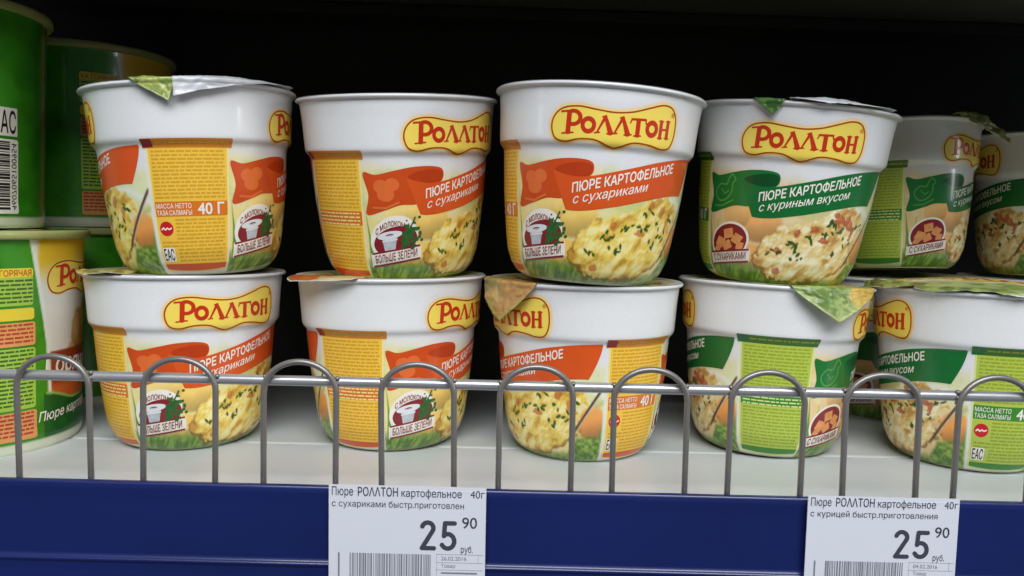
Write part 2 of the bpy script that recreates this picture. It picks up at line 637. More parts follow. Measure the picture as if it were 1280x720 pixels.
# ---- decals
def decal(g, L, fn, x0, x1, t0, t1, nx, ny, off, mi):
    v, f = march(fn, x0, x1, t0, t1, nx, ny)
    if len(f):
        # (phi, t) runs clockwise seen from outside: turn the faces
        g.add(L.wrap(v[:, 0], v[:, 1], off), [q[::-1] for q in f], mi)


def text_wrap(g, L, s, p0, p1, tb, cap, off, mi, slope=0.0, shear=0.0, bold=0.0, curve=0.0):
    v, f = fit_text(s, p0, p1, 0, cap, shear, bold)
    mid = (p0 + p1) / 2
    t = tb + slope * (v[:, 0] - p0) + curve * ((v[:, 0] - mid) / (p1 - p0) * 2) ** 2 - v[:, 1]
    P = L.wrap(v[:, 0], t, off + v[:, 2])
    # keep faces looking outwards
    out = []
    for q in f:
        a, b, c = P[q[0]], P[q[1]], P[q[2]]
        n = np.cross(b - a, c - a)
        out.append(q if n[0] * a[0] + n[1] * a[1] >= 0 else q[::-1])
    g.add(P, out, mi)


def letters_sd(X, Y):
    S = lambda *a: seg_sd(X, Y, *a)
    E = lambda cx, cy, rx, ry, th: th - np.abs(1 - np.hypot((X - cx) / rx, (Y - cy) / ry)) * min(rx, ry)
    parts = [S(-148, -34, -146, 28, 9), S(-166, -39, -132, -35, 4), S(-170, 30, -140, 33, 4.5), np.minimum(E(-134, 12, 22, 21, 7.5), X + 146),
             E(-87, -9, 17, 20, 7.5)]
    for dx, dy in ((0, 0), (52, 1)):
        parts += [S(-60 + dx, -30 + dy, -38 + dx, 20 + dy, 4, 6), S(-38 + dx, 20 + dy, -20 + dx, -29 + dy, 6, 9.5),
                  S(-67 + dx, -32 + dy, -52 + dx, -30 + dy, 3.6), S(-30 + dx, -33 + dy, -8 + dx, -30 + dy, 3.8), S(-46 + dx, 19 + dy, -36 + dx, 23 + dy, 4)]
    parts += [S(63, -29, 63, 18, 8.5), S(42, 20, 86, 22, 5), S(42, 20, 38, 8, 3.6), S(86, 22, 89, 9, 3.6), S(52, -32, 74, -30, 3.8),
              E(110, -4, 16, 20, 7.5),
              S(142, -28, 142, 23, 7.5), S(168, -26, 168, 25, 7.5), S(142, -2, 168, 0, 4.6), S(134, -30, 150, -29, 3.4), S(160, -28, 177, -27, 3.4),
              S(134, 25, 150, 25, 3.4), S(160, 26, 176, 27, 3.4)]
    return np.maximum.reduce(parts)


MM = 0.001


def build_logo(L, hw=LOGO_HW, tc=LOGO_T, hh=LOGO_HH, pc=0.0, name='logo', coarse=False):
    kx, ky = hw / 206.0, hh / 80.0
    X = lambda p: (p - pc) / kx
    Y = lambda t: (tc - t) / ky
    sd = lambda p, t: poly_sd(LOGO_POLY, X(p), Y(t))
    nx, ny = 110, 44
    g = Geo()
    a = (pc - hw * 1.05, pc + hw * 1.05, tc - hh * 1.1, tc + hh * 1.1)
    decal(g, L, sd, *a, nx, ny, .10 * MM, 0)
    decal(g, L, lambda p, t: 2.5 - np.abs(sd(p, t) - 4.6), *a, nx * 2, ny * 2, .16 * MM, 1)
    plate = g.mesh(name, [M['logo_yellow'], M['logo_line']])
    g = Geo()
    decal(g, L, lambda p, t: letters_sd(X(p), Y(t)) - 1.5, *a, 230, 90, .24 * MM, 0)
    if name == 'logo' and pc == 0:
        text_wrap(g, L, '®', pc + hw * .86, pc + hw * .93, tc - hh * .52, .020, .24 * MM, 0)
    lt = g.mesh('lettering', [M['logo_red']])
    return plate, lt


def interp_band(top, bot, p, t):
    tp = np.interp(p, [q[0] for q in top], [q[1] for q in top])
    bt = np.interp(p, [q[0] for q in bot], [q[1] for q in bot])
    return np.minimum(t - tp, bt - t)


RIB_TOP = catmull([(-34, .43), (-24, .452), (-12, .450), (8, .405), (30, .352), (50, .322), (68, .312)], 6, False)
RIB_BOT = catmull([(-34, .585), (-26, .622), (-14, .622), (4, .592), (22, .553), (40, .520), (55, .508), (66, .515)], 6, False)
FLAG = catmull([(-61, .402), (-53, .412), (-42, .392), (-30, .372), (-18, .368), (-11, .385), (-11, .44), (-18, .475), (-27, .50), (-27, .565), (-38, .572), (-48, .600), (-60, .622), (-58, .52)], 5)
FOLD = catmull([(-33, .425), (-28, .40), (-19, .385), (-12, .392), (-11, .42), (-14, .449), (-24, .452)], 5)


def build_ribbon(L, flavour):
    c = FL[flavour]
    g = Geo()
    decal(g, L, lambda p, t: poly_sd(FLAG * [1, ASP], p, t * ASP), -64, -8, .34, .65, 90, 60, .10 * MM, 2)

    def band(p, t):
        s = interp_band(RIB_TOP, RIB_BOT, p, t) * ASP
        left = (p - (-34.5 + 9 * np.clip((t - .43) / .19, 0, 1)))
        right = 67.5 - 8.5 * np.clip((t - .315) / .2, 0, 1) ** 1.5 - p
        return np.minimum(np.minimum(s, left), right)
    decal(g, L, band, -36, 70, .28, .65, 170, 60, .16 * MM, 0)
    decal(g, L, lambda p, t: poly_sd(FOLD * [1, ASP], p, t * ASP), -36, -8, .36, .48, 50, 40, .22 * MM, 1)
    # motif on the flag
    if flavour == 'orange':
        def icon(p, t):
            y = t * ASP
            s = np.maximum.reduce([ell_sd(p, y, -50, 53.5, 4.6, 4), ell_sd(p, y, -43, 52.5, 4.6, 4), ell_sd(p, y, -47, 58.5, 5.4, 4.2)])
            e = line_sd(p, y, [(-55, 66), (-47, 66.5), (-39, 63)], .7)
            return np.maximum(s, e)
        decal(g, L, icon, -60, -32, .40, .62, 70, 60, .22 * MM, 3)
    else:
        hen = [(-52, 62), (-55, 57), (-51, 52), (-46, 52), (-44, 48), (-42, 45.5), (-40, 47), (-39, 49), (-41, 51), (-41, 55), (-43, 59), (-47, 62), (-52, 62)]
        decal(g, L, lambda p, t: np.maximum(line_sd(p, t * ASP, [tuple(q) for q in catmull(hen[:-1], 4)] + [hen[0]], .55),
              np.maximum(line_sd(p, t * ASP, [(-50, 55), (-47, 58), (-44, 56)], .45), line_sd(p, t * ASP, [(-55, 66), (-48, 65.5), (-40, 61.5)], .5))),
              -60, -34, .37, .62, 90, 80, .22 * MM, 3)
    rib = g.mesh('flavour_ribbon', [c['rib'], c['fold'], c['flag'], c['icon']])
    g = Geo()
    second = 'с сухариками' if flavour == 'orange' else 'с куриным вкусом'
    text_wrap(g, L, 'ПЮРЕ КАРТОФЕЛЬНОЕ', -22, 43, .538, .047, .28 * MM, 0, slope=-.0022, bold=.022)
    text_wrap(g, L, second, -21, 24 if flavour == 'orange' else 36, .592, .044, .28 * MM, 0, slope=-.00205, shear=.18, bold=.006)
    return rib, g.mesh('lettering', [M['white_ink']])


def build_badge(L, flavour):
    g = Geo()
    cx, cy = -42.0, .765 * ASP
    k = -.16      # rises to the right
    if flavour == 'orange':
        def U(p, t):
            x = p - cx
            return x, -(t * ASP - cy - k * x)
        outer = lambda x, y: np.maximum(ell_sd(x, y, -1, 1.5, 16, 14), np.minimum(17.5 - np.abs(x), 4.6 - np.abs(y + 9.5)))
        decal(g, L, lambda p, t: outer(*U(p, t)), cx - 22, cx + 22, .58, .93, 70, 60, .10 * MM, 0)
        decal(g, L, lambda p, t: np.minimum(ell_sd(*U(p, t), 0, 0, 14.6, 8.8), U(p, t)[1] + 5.0), cx - 22, cx + 22, .60, .93, 80, 80, .16 * MM, 1)
        bucket = [(-9, 4.2), (1.6, 4.2), (-.2, -5), (-7.4, -5)]
        decal(g, L, lambda p, t: poly_sd(bucket, *U(p, t)), cx - 22, cx + 22, .60, .93, 80, 80, .22 * MM, 2)
        decal(g, L, lambda p, t: (lambda x, y: np.maximum(.8 - np.abs(ell_sd(x, y, -3.7, 4.2, 5.6, 1.6)), line_sd(x, y, [(-8.4, 1), (1, 1)], .5)))(*U(p, t)), cx - 22, cx + 22, .60, .93, 80, 80, .25 * MM, 3)
        leaf_r = np.random.default_rng(5)
        stems = [(4, -5, 9, 9), (4, -5, 14, 6), (5, -5, 16, 0), (4, -4, 13, 12)]
        leaves = []
        for (ax, ay, bx, by) in stems:
            for _ in range(20):
                h = leaf_r.uniform(.25, 1.08)
                leaves.append((ax + (bx - ax) * h + leaf_r.normal(0, 1.3), ay + (by - ay) * h + leaf_r.normal(0, 1.3), leaf_r.uniform(.5, 1.35)))
        decal(g, L, lambda p, t: (lambda x, y: np.maximum.reduce([ell_sd(x, y, a, b, r, r * .8) for a, b, r in leaves] + [seg_sd(x, y, *q, .45) for q in stems]))(*U(p, t)),
              cx - 8, cx + 26, .58, .90, 130, 120, .28 * MM, 4)
        decal(g, L, lambda p, t: (lambda x, y: np.minimum(.55 - np.minimum(np.abs(y + 5.4), np.abs(y + 13.4)), 16.8 - np.abs(x)))(*U(p, t)), cx - 22, cx + 22, .60, .93, 110, 90, .22 * MM, 1)
        text_wrap(g, L, 'С МОЛОКОМ*', cx - 13, cx + 8, (cy - 9.4 + k * -13) / ASP, .028, .25 * MM, 1, slope=k / ASP, bold=.02, curve=.035)
        text_wrap(g, L, 'БОЛЬШЕ ЗЕЛЕНИ', cx - 14.6, cx + 14.6, (cy + 11.6 - k * 14.6) / ASP, .040, .28 * MM, 1, slope=k / ASP, bold=.012)
    else:
        cy = .785 * ASP

        def U(p, t):
            x = p - cx
            return x, -(t * ASP - cy - k * x)
        outer = lambda x, y: np.maximum(ell_sd(x, y, 0, 1, 16, 12.5), np.minimum(17.5 - np.abs(x), 4.4 - np.abs(y + 9)))
        decal(g, L, lambda p, t: outer(*U(p, t)), cx - 22, cx + 22, .62, .95, 70, 60, .10 * MM, 0)
        decal(g, L, lambda p, t: np.minimum(ell_sd(*U(p, t), 0, 1, 14.4, 11), U(p, t)[1] + 5.0), cx - 22, cx + 22, .62, .95, 80, 80, .16 * MM, 1)
        cr = [(-7, 1, 5.2, .3), (0, 6, 5.4, .9), (7, 2, 5.2, .2), (-1, -1.5, 5.0, 1.2), (9.5, -2.5, 4, .6), (-9.5, -3, 3.6, .2)]
        for i, (a, b, s, an) in enumerate(cr):
            q = [(a + s * math.cos(an + j * math.pi / 2), b + s * .8 * math.sin(an + j * math.pi / 2)) for j in range(4)]
            decal(g, L, lambda p, t, q=q: np.minimum(poly_sd(q, *U(p, t)), U(p, t)[1] + 5.0), cx - 22, cx + 22, .62, .95, 80, 70, (.19 + .012 * i) * MM, 5)
        decal(g, L, lambda p, t: (lambda x, y: np.minimum(.55 - np.minimum(np.abs(y + 5.2), np.abs(y + 12.8)), 16.8 - np.abs(x)))(*U(p, t)), cx - 22, cx + 22, .62, .95, 110, 90, .27 * MM, 1)
        text_wrap(g, L, 'С СУХАРИКАМИ', cx - 14.6, cx + 14.6, (cy + 11.0 - k * 14.6) / ASP, .038, .30 * MM, 1, slope=k / ASP, bold=.012)
    return g.mesh('ingredient_badge', [M['white_ink'], M['maroon'], M['bucket'], M['white_plastic'], M['parsley'], M['crouton']])


P0, P1 = 71.5, 118.0


def build_panel(L, flavour, weight=True):
    c = FL[flavour]
    g = Geo()

    def inset(p, t):      # sides lean in towards the bottom, as the cup narrows less than the print
        w = np.clip((t - .31) / .65, 0, 1)
        return np.minimum(p - (P0 + 1.0 * w), (P1 - 1.0 * w) - p)
    rect = lambda p, t, e, ta, tb: np.minimum(inset(p, t) - e, np.minimum(t - ta, tb - t) * ASP)
    foot = lambda p: .968 + .012 * (1 - ((p - 94.7) / 23) ** 2)
    decal(g, L, lambda p, t: np.minimum(rect(p, t, 0, .315, 2), (foot(p) - t) * ASP), 70, 120, .30, .99, 60, 90, .10 * MM, 1)
    decal(g, L, lambda p, t: np.minimum(rect(p, t, 1.0, .318, 2), (foot(p) - .007 - t) * ASP), 70, 120, .30, .99, 60, 90, .15 * MM, 0)
    decal(g, L, lambda p, t: np.minimum(np.minimum(p - 69.5, 120 - p), np.minimum(t - .285, .332 - t) * ASP), 68, 122, .27, .35, 60, 24, .20 * MM, 4)
    decal(g, L, lambda p, t: np.minimum(np.minimum(p - 69.8, 76 - p), np.minimum(t - .288, .329 - t) * ASP), 68, 78, .27, .35, 24, 24, .24 * MM, 5)
    decal(g, L, lambda p, t: rect(p, t, 1.0, .605, .682), 70, 120, .58, .70, 60, 20, .20 * MM, 3)
    decal(g, L, lambda p, t: np.minimum(rect(p, t, 1.0, .932, 2), (foot(p) - .010 - t) * ASP), 70, 120, .9, .99, 60, 24, .20 * MM, 6)
    if weight:
        decal(g, L, lambda p, t: ell_sd(p, t * ASP, 78.6, .745 * ASP, 4.3, 4.3), 72, 85, .69, .80, 30, 30, .22 * MM, 7)
        decal(g, L, lambda p, t: np.minimum(np.minimum(p - 74.0, 82.0 - p), np.minimum(t - .845, .918 - t) * ASP), 72, 85, .83, .93, 26, 22, .20 * MM, 8)
    pan = g.mesh('info_panel', [c['pan'], c['edge'], c['micro'], c['band'], c['head'], M['maroon'] if flavour == 'orange' else c['rib'], FL[flavour]['rib'] if flavour == 'orange' else c['band'], M['red_spot'], M['white_ink']])
    g = Geo()
    # rows of unreadably small print: word-long strokes of ink
    rr = np.random.default_rng(3)

    def row(t, a, b, th, off):
        p = a
        while p < b - 1:
            w = min(rr.uniform(1.6, 5.5), b - p)
            n = max(2, int(w / 1.5))
            ps = np.linspace(p, p + w, n + 1)
            v = np.concatenate([L.wrap(ps, np.full(n + 1, t), off), L.wrap(ps, np.full(n + 1, t + th), off)])
            g.add(v, [(i, i + n + 1, i + n + 2, i + 1) for i in range(n)], 0)
            p += w + rr.uniform(.5, .9)
    t = .345
    while t < .595:
        row(t, P0 + 2.6, P1 - 2.6, .0095, .20 * MM)
        t += .0195
    t = .695
    while t < .925:
        row(t, (84.6 if weight and (t < .80 or t > .835) else P0 + 3.2), P1 - 3.2, .0095, .20 * MM)
        t += .0195
    t = .292
    row(t + .008, 77.5, 119, .011, .28 * MM)
    small = g.mesh('small_print', [c['micro']])
    g = Geo()
    if not weight:
        t = .614
        while t < .675:
            row(t, P0 + 3, P1 - 3, .008, .28 * MM)
            t += .0195
        return pan, small, g.mesh('band_print', [c['edge']])
    decal(g, L, lambda p, t: line_sd(p, t * ASP, [(75.6, 84.6), (76.6, 83.6), (77.8, 84.8), (79, 83.8), (80.2, 84.6), (81.6, 83.9)], .42), 74, 83, .72, .77, 60, 36, .28 * MM, 0)
    text_wrap(g, L, 'МАССА НЕТТО', 73.8, 95, .640, .024, .28 * MM, 0, bold=.01)
    text_wrap(g, L, 'ТАЗА САЛМАҒЫ', 73.8, 95, .675, .024, .28 * MM, 0, bold=.01)
    text_wrap(g, L, '40 Г', 98.5, 114.5, .673, .058, .28 * MM, 0, bold=.02)
    text_wrap(g, L, 'ЕАС', 74.7, 81.4, .911, .058, .28 * MM, 1, bold=.012)
    wt = g.mesh('net_weight_text', [M['white_ink'], M['dark_ink']])
    return pan, small, wt


def ring_mesh(name, pf, material, seg=128):
    n = len(pf)
    g = Geo()
    v, f = [], []
    for i in range(seg):
        a = 2 * math.pi * i / seg
        v += [(r * math.cos(a), r * math.sin(a), z) for r, z in pf]
    for i in range(seg):
        for k in range(n):
            f.append((i * n + k, ((i + 1) % seg) * n + k, ((i + 1) % seg) * n + (k + 1) % n, i * n + (k + 1) % n))
    g.add(v, f)
    return g.mesh(name, [material])


RIM_ME = ring_mesh('rim', [(R, H - .0007), (R - .0004, H - .0001), (R - .0012, H), (R - .0050, H), (R - .0052, H - .004), (R - .0034, H - .006), (R - .0024, H - .0030), (R - .0016, H - .0020), (R - .0005, H - .0018), (R, H - .0013)], M['white_plastic'])


def lid_art(X, Y, flavour, r):
    """print of the foil lid: pale edge, food colours, a logo plate across the middle"""
    rad = np.hypot(X, Y) / r
    img = np.ones(X.shape + (3,)) * np.array([226, 224, 214.0])
    n = fbm(X * 160 + 20, Y * 160 + 20, 7)
    c = (196, 176, 92) if flavour == 'orange' else (150, 164, 80)
    img = over(img, c, sstep(.96, .90, rad) * (.55 + .4 * n))
    img = over(img, (112, 136, 60), sstep(.55, .7, n) * sstep(.97, .9, rad) * .7)
    sd = poly_sd(LOGO_POLY, X / r * 206 / .8, (Y / r + .1) * 206 / .8)
    img = over(img, (232, 226, 200), sstep(-30, -10, sd) * .8)
    img = over(img, (232, 204, 90), sstep(-3, 1, sd))
    img = over(img, (92, 56, 26), sstep(3.4, 2, np.abs(sd - 9)))
    img = over(img, (170, 52, 22), sstep(-1, 1, letters_sd(X / r * 206 / .8, (Y / r + .1) * 206 / .8)))
    return img


def lid_mesh(name, flavour, r, z, sag, bulge, material, rot=0.0, wr=0.0004, seed=1, art=None):
    nr, na = 40, 120
    rr = np.linspace(0, r, nr + 1)[1:]
    aa = np.arange(na) * 2 * math.pi / na
    A, RR = np.meshgrid(aa, rr, indexing='ij')
    X, Y = RR * np.cos(A), RR * np.sin(A)
    q = RR / r
    Z = z - sag * sstep(.86, .70, q) + bulge * (1 - q ** 2) + wr * (fbm(X * 90 + 9, Y * 90 + 9, seed) - .5) * 2 * sstep(1.0, .95, q)
    V = np.stack([X, Y, Z], -1).reshape(-1, 3)
    V = np.vstack([V, [0, 0, z - sag + bulge]])
    f = []
    for i in range(na):
        for k in range(nr - 1):
            f.append((i * nr + k, i * nr + k + 1, ((i + 1) % na) * nr + k + 1, ((i + 1) % na) * nr + k))
        f.append((len(V) - 1, i * nr, ((i + 1) % na) * nr))
    me = bpy.data.meshes.new(name)
    me.from_pydata(V.tolist(), [], f)
    me.polygons.foreach_set('use_smooth', [True] * len(f))
    me.materials.append(material)
    me.update()
    c, s = math.cos(rot), math.sin(rot)
    Xp, Yp = V[:, 0] * c + V[:, 1] * s, -V[:, 0] * s + V[:, 1] * c
    set_ink(me, (art or lid_art)(Xp, Yp, flavour, r))
    return me


def flap_mesh(name, a0, a1, length, beta, colour, crumple=.0012, seed=2, lift=.0004, inner=.016, r=R, z=H, thick=.00016):
    """part of the foil lid standing over the rim between angles a0..a1 (0 = towards -Y), folded down by beta degrees"""
    na, nq = 60, 34
    s = np.linspace(0, 1, na)
    A = np.radians(a0 + (a1 - a0) * s)
    lq = np.linspace(-1, 1, nq)
    Lr = np.array([length(v) for v in s])
    V, K = [], []
    b = math.radians(beta)
    for i in range(na):
        for q in lq:
            if q < 0:
                rad, zz, d = r + q * inner - .0004, z + lift * (1 + .8 * math.sin(3 * q + 5 * s[i])), 0
            else:
                d = q * Lr[i]
                bend = b * min(1.0, d / .0025)
                rad = r + .0006 + d * math.cos(bend)
                zz = z + lift - d * math.sin(bend)
            V.append((rad * math.sin(A[i]), -rad * math.cos(A[i]), zz))
            K.append((s[i], max(q, 0) * Lr[i], q))
    V, K = np.array(V), np.array(K)
    nz = (fbm(V[:, 0] * 260 + 30, V[:, 2] * 260 + V[:, 1] * 120 + 30, seed, 3) - .5) * 2
    amt = crumple * np.clip(K[:, 2] * 2 + .8, 0, 1)
    ang = np.repeat(A, nq)
    out = np.abs(nz) * amt
    V[:, 0] += np.sin(ang) * out
    V[:, 1] -= np.cos(ang) * out
    V[:, 2] += nz * amt * .35 * (K[:, 2] > 0) + np.abs(nz) * amt * .5 * (K[:, 2] <= 0)
    f = []
    for i in range(na - 1):
        for k in range(nq - 1):
            f.append((i * nq + k, (i + 1) * nq + k, (i + 1) * nq + k + 1, i * nq + k + 1))
    me = bpy.data.meshes.new(name)
    me.from_pydata(V.tolist(), [], f)
    me.polygons.foreach_set('use_smooth', [True] * len(f))
    me.materials.append(M['lid_print'])
    me.update()
    set_ink(me, colour(K[:, 0], K[:, 1], nz, K[:, 2]))
    # real thickness
    bm = bmesh.new()
    bm.from_mesh(me)
    bmesh.ops.solidify(bm, geom=bm.faces[:], thickness=thick)
    bm.to_mesh(me)
    bm.free()
    for p in me.polygons:
        p.use_smooth = True
    return me


# ---- shared meshes of the two kinds of cup
KIT = {}
LOGO = build_logo(CUP)
for fl in ('orange', 'green'):
    KIT[fl] = dict(body=CUP.body('cup_body', food_art(fl), 720, M['print']),
                   ribbon=build_ribbon(CUP, fl), badge=build_badge(CUP, fl), panel=build_panel(CUP, fl), plain=build_panel(CUP, fl, False))
LIDS = {}


def vis(lo, hi):
    """does the printed span lo..hi (view angles, 0 = facing the camera) show"""
    lo, hi = lo % 360, lo % 360 + (hi - lo)
    return any(lo + k < 96 and hi + k > -96 for k in (-720, -360, 0))


GROUP = 'potato cups stacked along the shelf'


def make_cup(flavour, x, y, z, tx, ty, rho, label, flaps=(), sag=.0022, bulge=0.0, lidrot=0.0, weight_half=180):
    face = -math.degrees(math.atan2(x, y))
    root = bpy.data.objects.new('instant_food_cup', None)
    root.empty_display_size = .02
    COL.objects.link(root)
    root.location = (x, y, z)
    root.rotation_euler = Euler((math.radians(tx), math.radians(ty), 0), 'XYZ')
    tag(root, label, 'food cup', GROUP)
    rz = math.radians(rho + face)
    k = KIT[flavour]
    link('cup_body', k['body'], root, rot=(0, 0, rz))
    link('rim', RIM_ME, root)
    key = (flavour, round(sag, 5), round(bulge, 5), round(lidrot, 2))
    if key not in LIDS:
        LIDS[key] = lid_mesh('lid', flavour, R - .0010, H + .0003, sag, bulge, M['lid_print'], lidrot)
    lid = link('lid', LIDS[key], root)
    for fm in flaps:
        link('pull_tab', fm, lid, rot=(0, 0, math.radians(face)))
    for half in (0, 180):
        r2 = rz + math.radians(half)
        v = rho + half
        if vis(v - 36, v + 36):
            o = link('logo', LOGO[0], root, rot=(0, 0, r2))
            link('lettering', LOGO[1], o)
        if vis(v - 61, v + 68):
            o = link('flavour_ribbon', k['ribbon'][0], root, rot=(0, 0, r2))
            link('lettering', k['ribbon'][1], o)
        if vis(v - 60, v - 24):
            link('ingredient_badge', k['badge'], root, rot=(0, 0, r2))
        if vis(v + 70, v + 120):
            q = k['panel'] if half == weight_half else k['plain']
            o = link('info_panel', q[0], root, rot=(0, 0, r2))
            link('small_print', q[1], o)
            link('net_weight_text' if half == weight_half else 'band_print', q[2], o)
    return root


def tri(peak, L, p=1.0):
    return lambda s: .0004 + L * (max(0.0, (s / peak if s < peak else (1 - s) / (1 - peak)))) ** p


def mix_col(c1, c2, c3=None, edge=None):
    def f(s, d, n, q):
        a = np.asarray(c1, float) + (np.asarray(c2, float) - np.asarray(c1, float)) * sstep(-.25, .25, n)[:, None]
        if c3 is not None:
            w = sstep(.55, .62, s + .15 * n)[:, None]
            a = a * (1 - w) + np.asarray(c3, float) * w
        if edge is not None:
            w = sstep(.86, .94, q)[:, None]
            a = a * (1 - w) + np.asarray(edge, float) * w
        return a
    return f


# flaps of foil (angles as seen from the camera, 0 = nearest point of the rim)
F_T1a = flap_mesh('pull_tab', -29, -7, tri(.85, .0105), 84, mix_col((168, 178, 96), (118, 136, 62), edge=(190, 200, 140)), .0010, 3, lift=.0008)
F_T1b = flap_mesh('pull_tab', -8, 66, lambda s: .0005 + .0085 * (1 - s) ** 2.2, 84, mix_col((214, 214, 218), (204, 205, 210)), .0011, 4, lift=.0011)
F_B1 = flap_mesh('pull_tab', -80, -34, tri(.5, .0022), 30, mix_col((196, 184, 108), (140, 130, 66), edge=(226, 224, 214)), .0014, 5, lift=.0010)
F_B2 = flap_mesh('pull_tab', -72, -18, tri(.35, .0095, .6), 12, mix_col((206, 96, 52), (190, 120, 60), (206, 196, 140), edge=(226, 224, 218)), .0008, 6)
F_B3 = flap_mesh('pull_tab', -84, -26, tri(.62, .0200, .8), 80, mix_col((206, 170, 104), (160, 150, 84), (184, 140, 84), edge=(176, 168, 96)), .0016, 8)
F_B4 = flap_mesh('pull_tab', 8, 66, tri(.40, .0175, .95), 68, mix_col((158, 174, 102), (104, 130, 60), (206, 172, 80), edge=(170, 180, 112)), .0016, 9)
F_T4 = flap_mesh('pull_tab', -22, -6, tri(.7, .0075), 84, mix_col((96, 140, 66), (60, 100, 44)), .0008, 10)
F_T4b = flap_mesh('pull_tab', -4, 60, tri(.3, .0016), 50, mix_col((220, 220, 222), (196, 198, 204)), .0016, 13, lift=.0012)
F_T5 = flap_mesh('pull_tab', 40, 90, tri(.62, .0240, .7), 52, mix_col((206, 206, 136), (136, 148, 78), edge=(214, 208, 150)), .0040, 11, lift=.0015)
F_B5 = flap_mesh('pull_tab', -78, -30, tri(.25, .0050, .8), 40, mix_col((150, 156, 84), (112, 104, 58), edge=(190, 180, 130)), .0022, 12, lift=.0014)
F_B5b = flap_mesh('pull_tab', -30, 30, lambda s: .0012 + .0008 * math.sin(9 * s), 70, mix_col((150, 164, 88), (104, 122, 60), edge=(224, 224, 214)), .0018, 14, lift=.0010)

Z2 = H + .0015
# ------------------------------------------------------------------ shelf
deck_m = mat('white shelf enamel', lin(196, 200, 198), 0.42, noise=0.10, scale=23, bump=0.12)
lip_m = mat('white shelf lip enamel', lin(208, 212, 214), 0.38, noise=0.04, scale=12)
blue_m = mat('navy price rail plastic', lin(18, 33, 94), 0.36, coat=0.5, noise=0.42, scale=9, bump=0.04)
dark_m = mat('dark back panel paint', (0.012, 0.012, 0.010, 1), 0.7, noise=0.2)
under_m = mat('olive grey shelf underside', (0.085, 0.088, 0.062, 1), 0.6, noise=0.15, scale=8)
X0, X1 = -1.0, 1.0
SEAM = 0.4235
shelf = tag(link('store_shelf', None), 'white metal shop shelf with a navy blue price rail along its front edge', 'shelf')
g = Geo(); box_geo(g, X0, X1, SEAM + .0008, .606, -.018, 0.0)
link('shelf_deck', bevel_mesh(g.mesh('shelf_deck', [deck_m]), .0012), shelf)
g = Geo(); box_geo(g, X0, X1, .3345, SEAM - .0004, -.018, 0.0)
link('front_lip', bevel_mesh(g.mesh('front_lip', [lip_m]), .0014), shelf)
# price rail: one extruded profile
prof = [(.3340, .0070), (.3326, .0086), (.3308, .0086), (.3301, .0080), (.3298, .0060), (.3300, .0010), (.3300, -.0228), (.3295, -.0240), (.3289, -.0244),
        (.3286, -.0250), (.3288, -.0258), (.3294, -.0264), (.3296, -.0300), (.3290, -.0520), (.3340, -.0520)]
g = Geo()
n = len(prof)
v = [(x, a, b) for x in (X0, X1) for a, b in prof]
f = [(k, (k + 1) % n, n + (k + 1) % n, n + k) for k in range(n)] + [tuple(range(n))[::-1], tuple(range(n, 2 * n))]
g.add(v, f)
rail_me = g.mesh('price_rail', [blue_m], smooth=False)
bmx = bmesh.new(); bmx.from_mesh(rail_me); bmesh.ops.recalc_face_normals(bmx, faces=bmx.faces[:]); bmx.to_mesh(rail_me); bmx.free()
link('price_rail', bevel_mesh(rail_me, .0004, 2), shelf)

back = tag(link('back_panel', None), 'unlit black back panel of the shop shelving', 'back panel')
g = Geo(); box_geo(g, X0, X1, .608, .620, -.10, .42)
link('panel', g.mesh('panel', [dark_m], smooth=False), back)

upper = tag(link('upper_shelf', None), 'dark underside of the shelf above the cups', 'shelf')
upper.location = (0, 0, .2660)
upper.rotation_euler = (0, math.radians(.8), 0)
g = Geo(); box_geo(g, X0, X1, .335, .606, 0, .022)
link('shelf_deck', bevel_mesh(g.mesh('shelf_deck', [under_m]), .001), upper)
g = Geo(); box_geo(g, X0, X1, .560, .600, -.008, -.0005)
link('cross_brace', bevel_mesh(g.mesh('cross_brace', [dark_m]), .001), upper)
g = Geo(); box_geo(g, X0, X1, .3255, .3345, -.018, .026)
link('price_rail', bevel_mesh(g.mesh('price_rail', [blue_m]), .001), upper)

# ------------------------------------------------------------------ wire guard
wire_m = mat('grey zinc wire', lin(142, 138, 134), 0.34, metal=0.5, noise=0.12, scale=200)
bar_m = mat('grey zinc bar', lin(190, 190, 192), 0.30, metal=0.55, noise=0.08, scale=120)
guard = tag(link('wire_guard', None), 'grey wire guard of round hoops along the front of the shelf', 'shelf guard')
YB, ZB = .3382, .0518
g = Geo(); tube_geo(g, [(X0 + k * .1, YB, ZB) for k in range(21)], .00225, 16)
link('rail', g.mesh('rail', [bar_m]), guard)


def px_to_plane(u, vpx, yplane):
    d = FW * F_PX + RT * (u - 640) - UP * (vpx - 360)
    k = yplane / d[1]
    return np.array([0, 0, CAM_Z]) + d * k


centres = [px_to_plane(u, 478, .3345)[0] for u in (66, 222, 374, 524, 671, 815, 961, 1107, 1247)]
pitch = (centres[-1] - centres[0]) / 8
hoops = [centres[0] - pitch] + centres + [centres[-1] + pitch]
hw = .0154
g = Geo()
pts = [(-hw, .3345, -.0060), (-hw, .3345, .02), (-hw, .3345, .0475)]
pts += [(-hw * math.cos(a), .3345, .0475 + .0132 * math.sin(a)) for a in np.linspace(0.12, math.pi - .12, 20)]
pts += [(hw, .3345, .0475), (hw, .3345, .02), (hw, .3345, -.0060)]
pts = [(a, .0, c) for a, b, c in pts]
tube_geo(g, pts, .00130, 12)
for sx in (-hw, hw):      # weld beads where the hoop meets the rail
    for k in range(3):
        tube_geo(g, [(sx - .0004 + .0003 * k, .0012 + .0004 * k, ZB - .0026 + .0022 * k - .0007), (sx, .0016, ZB - .0026 + .0022 * k + .0007)], .0009, 8)
hoop_me = g.mesh('hoop', [wire_m])
hr = np.random.default_rng(4)
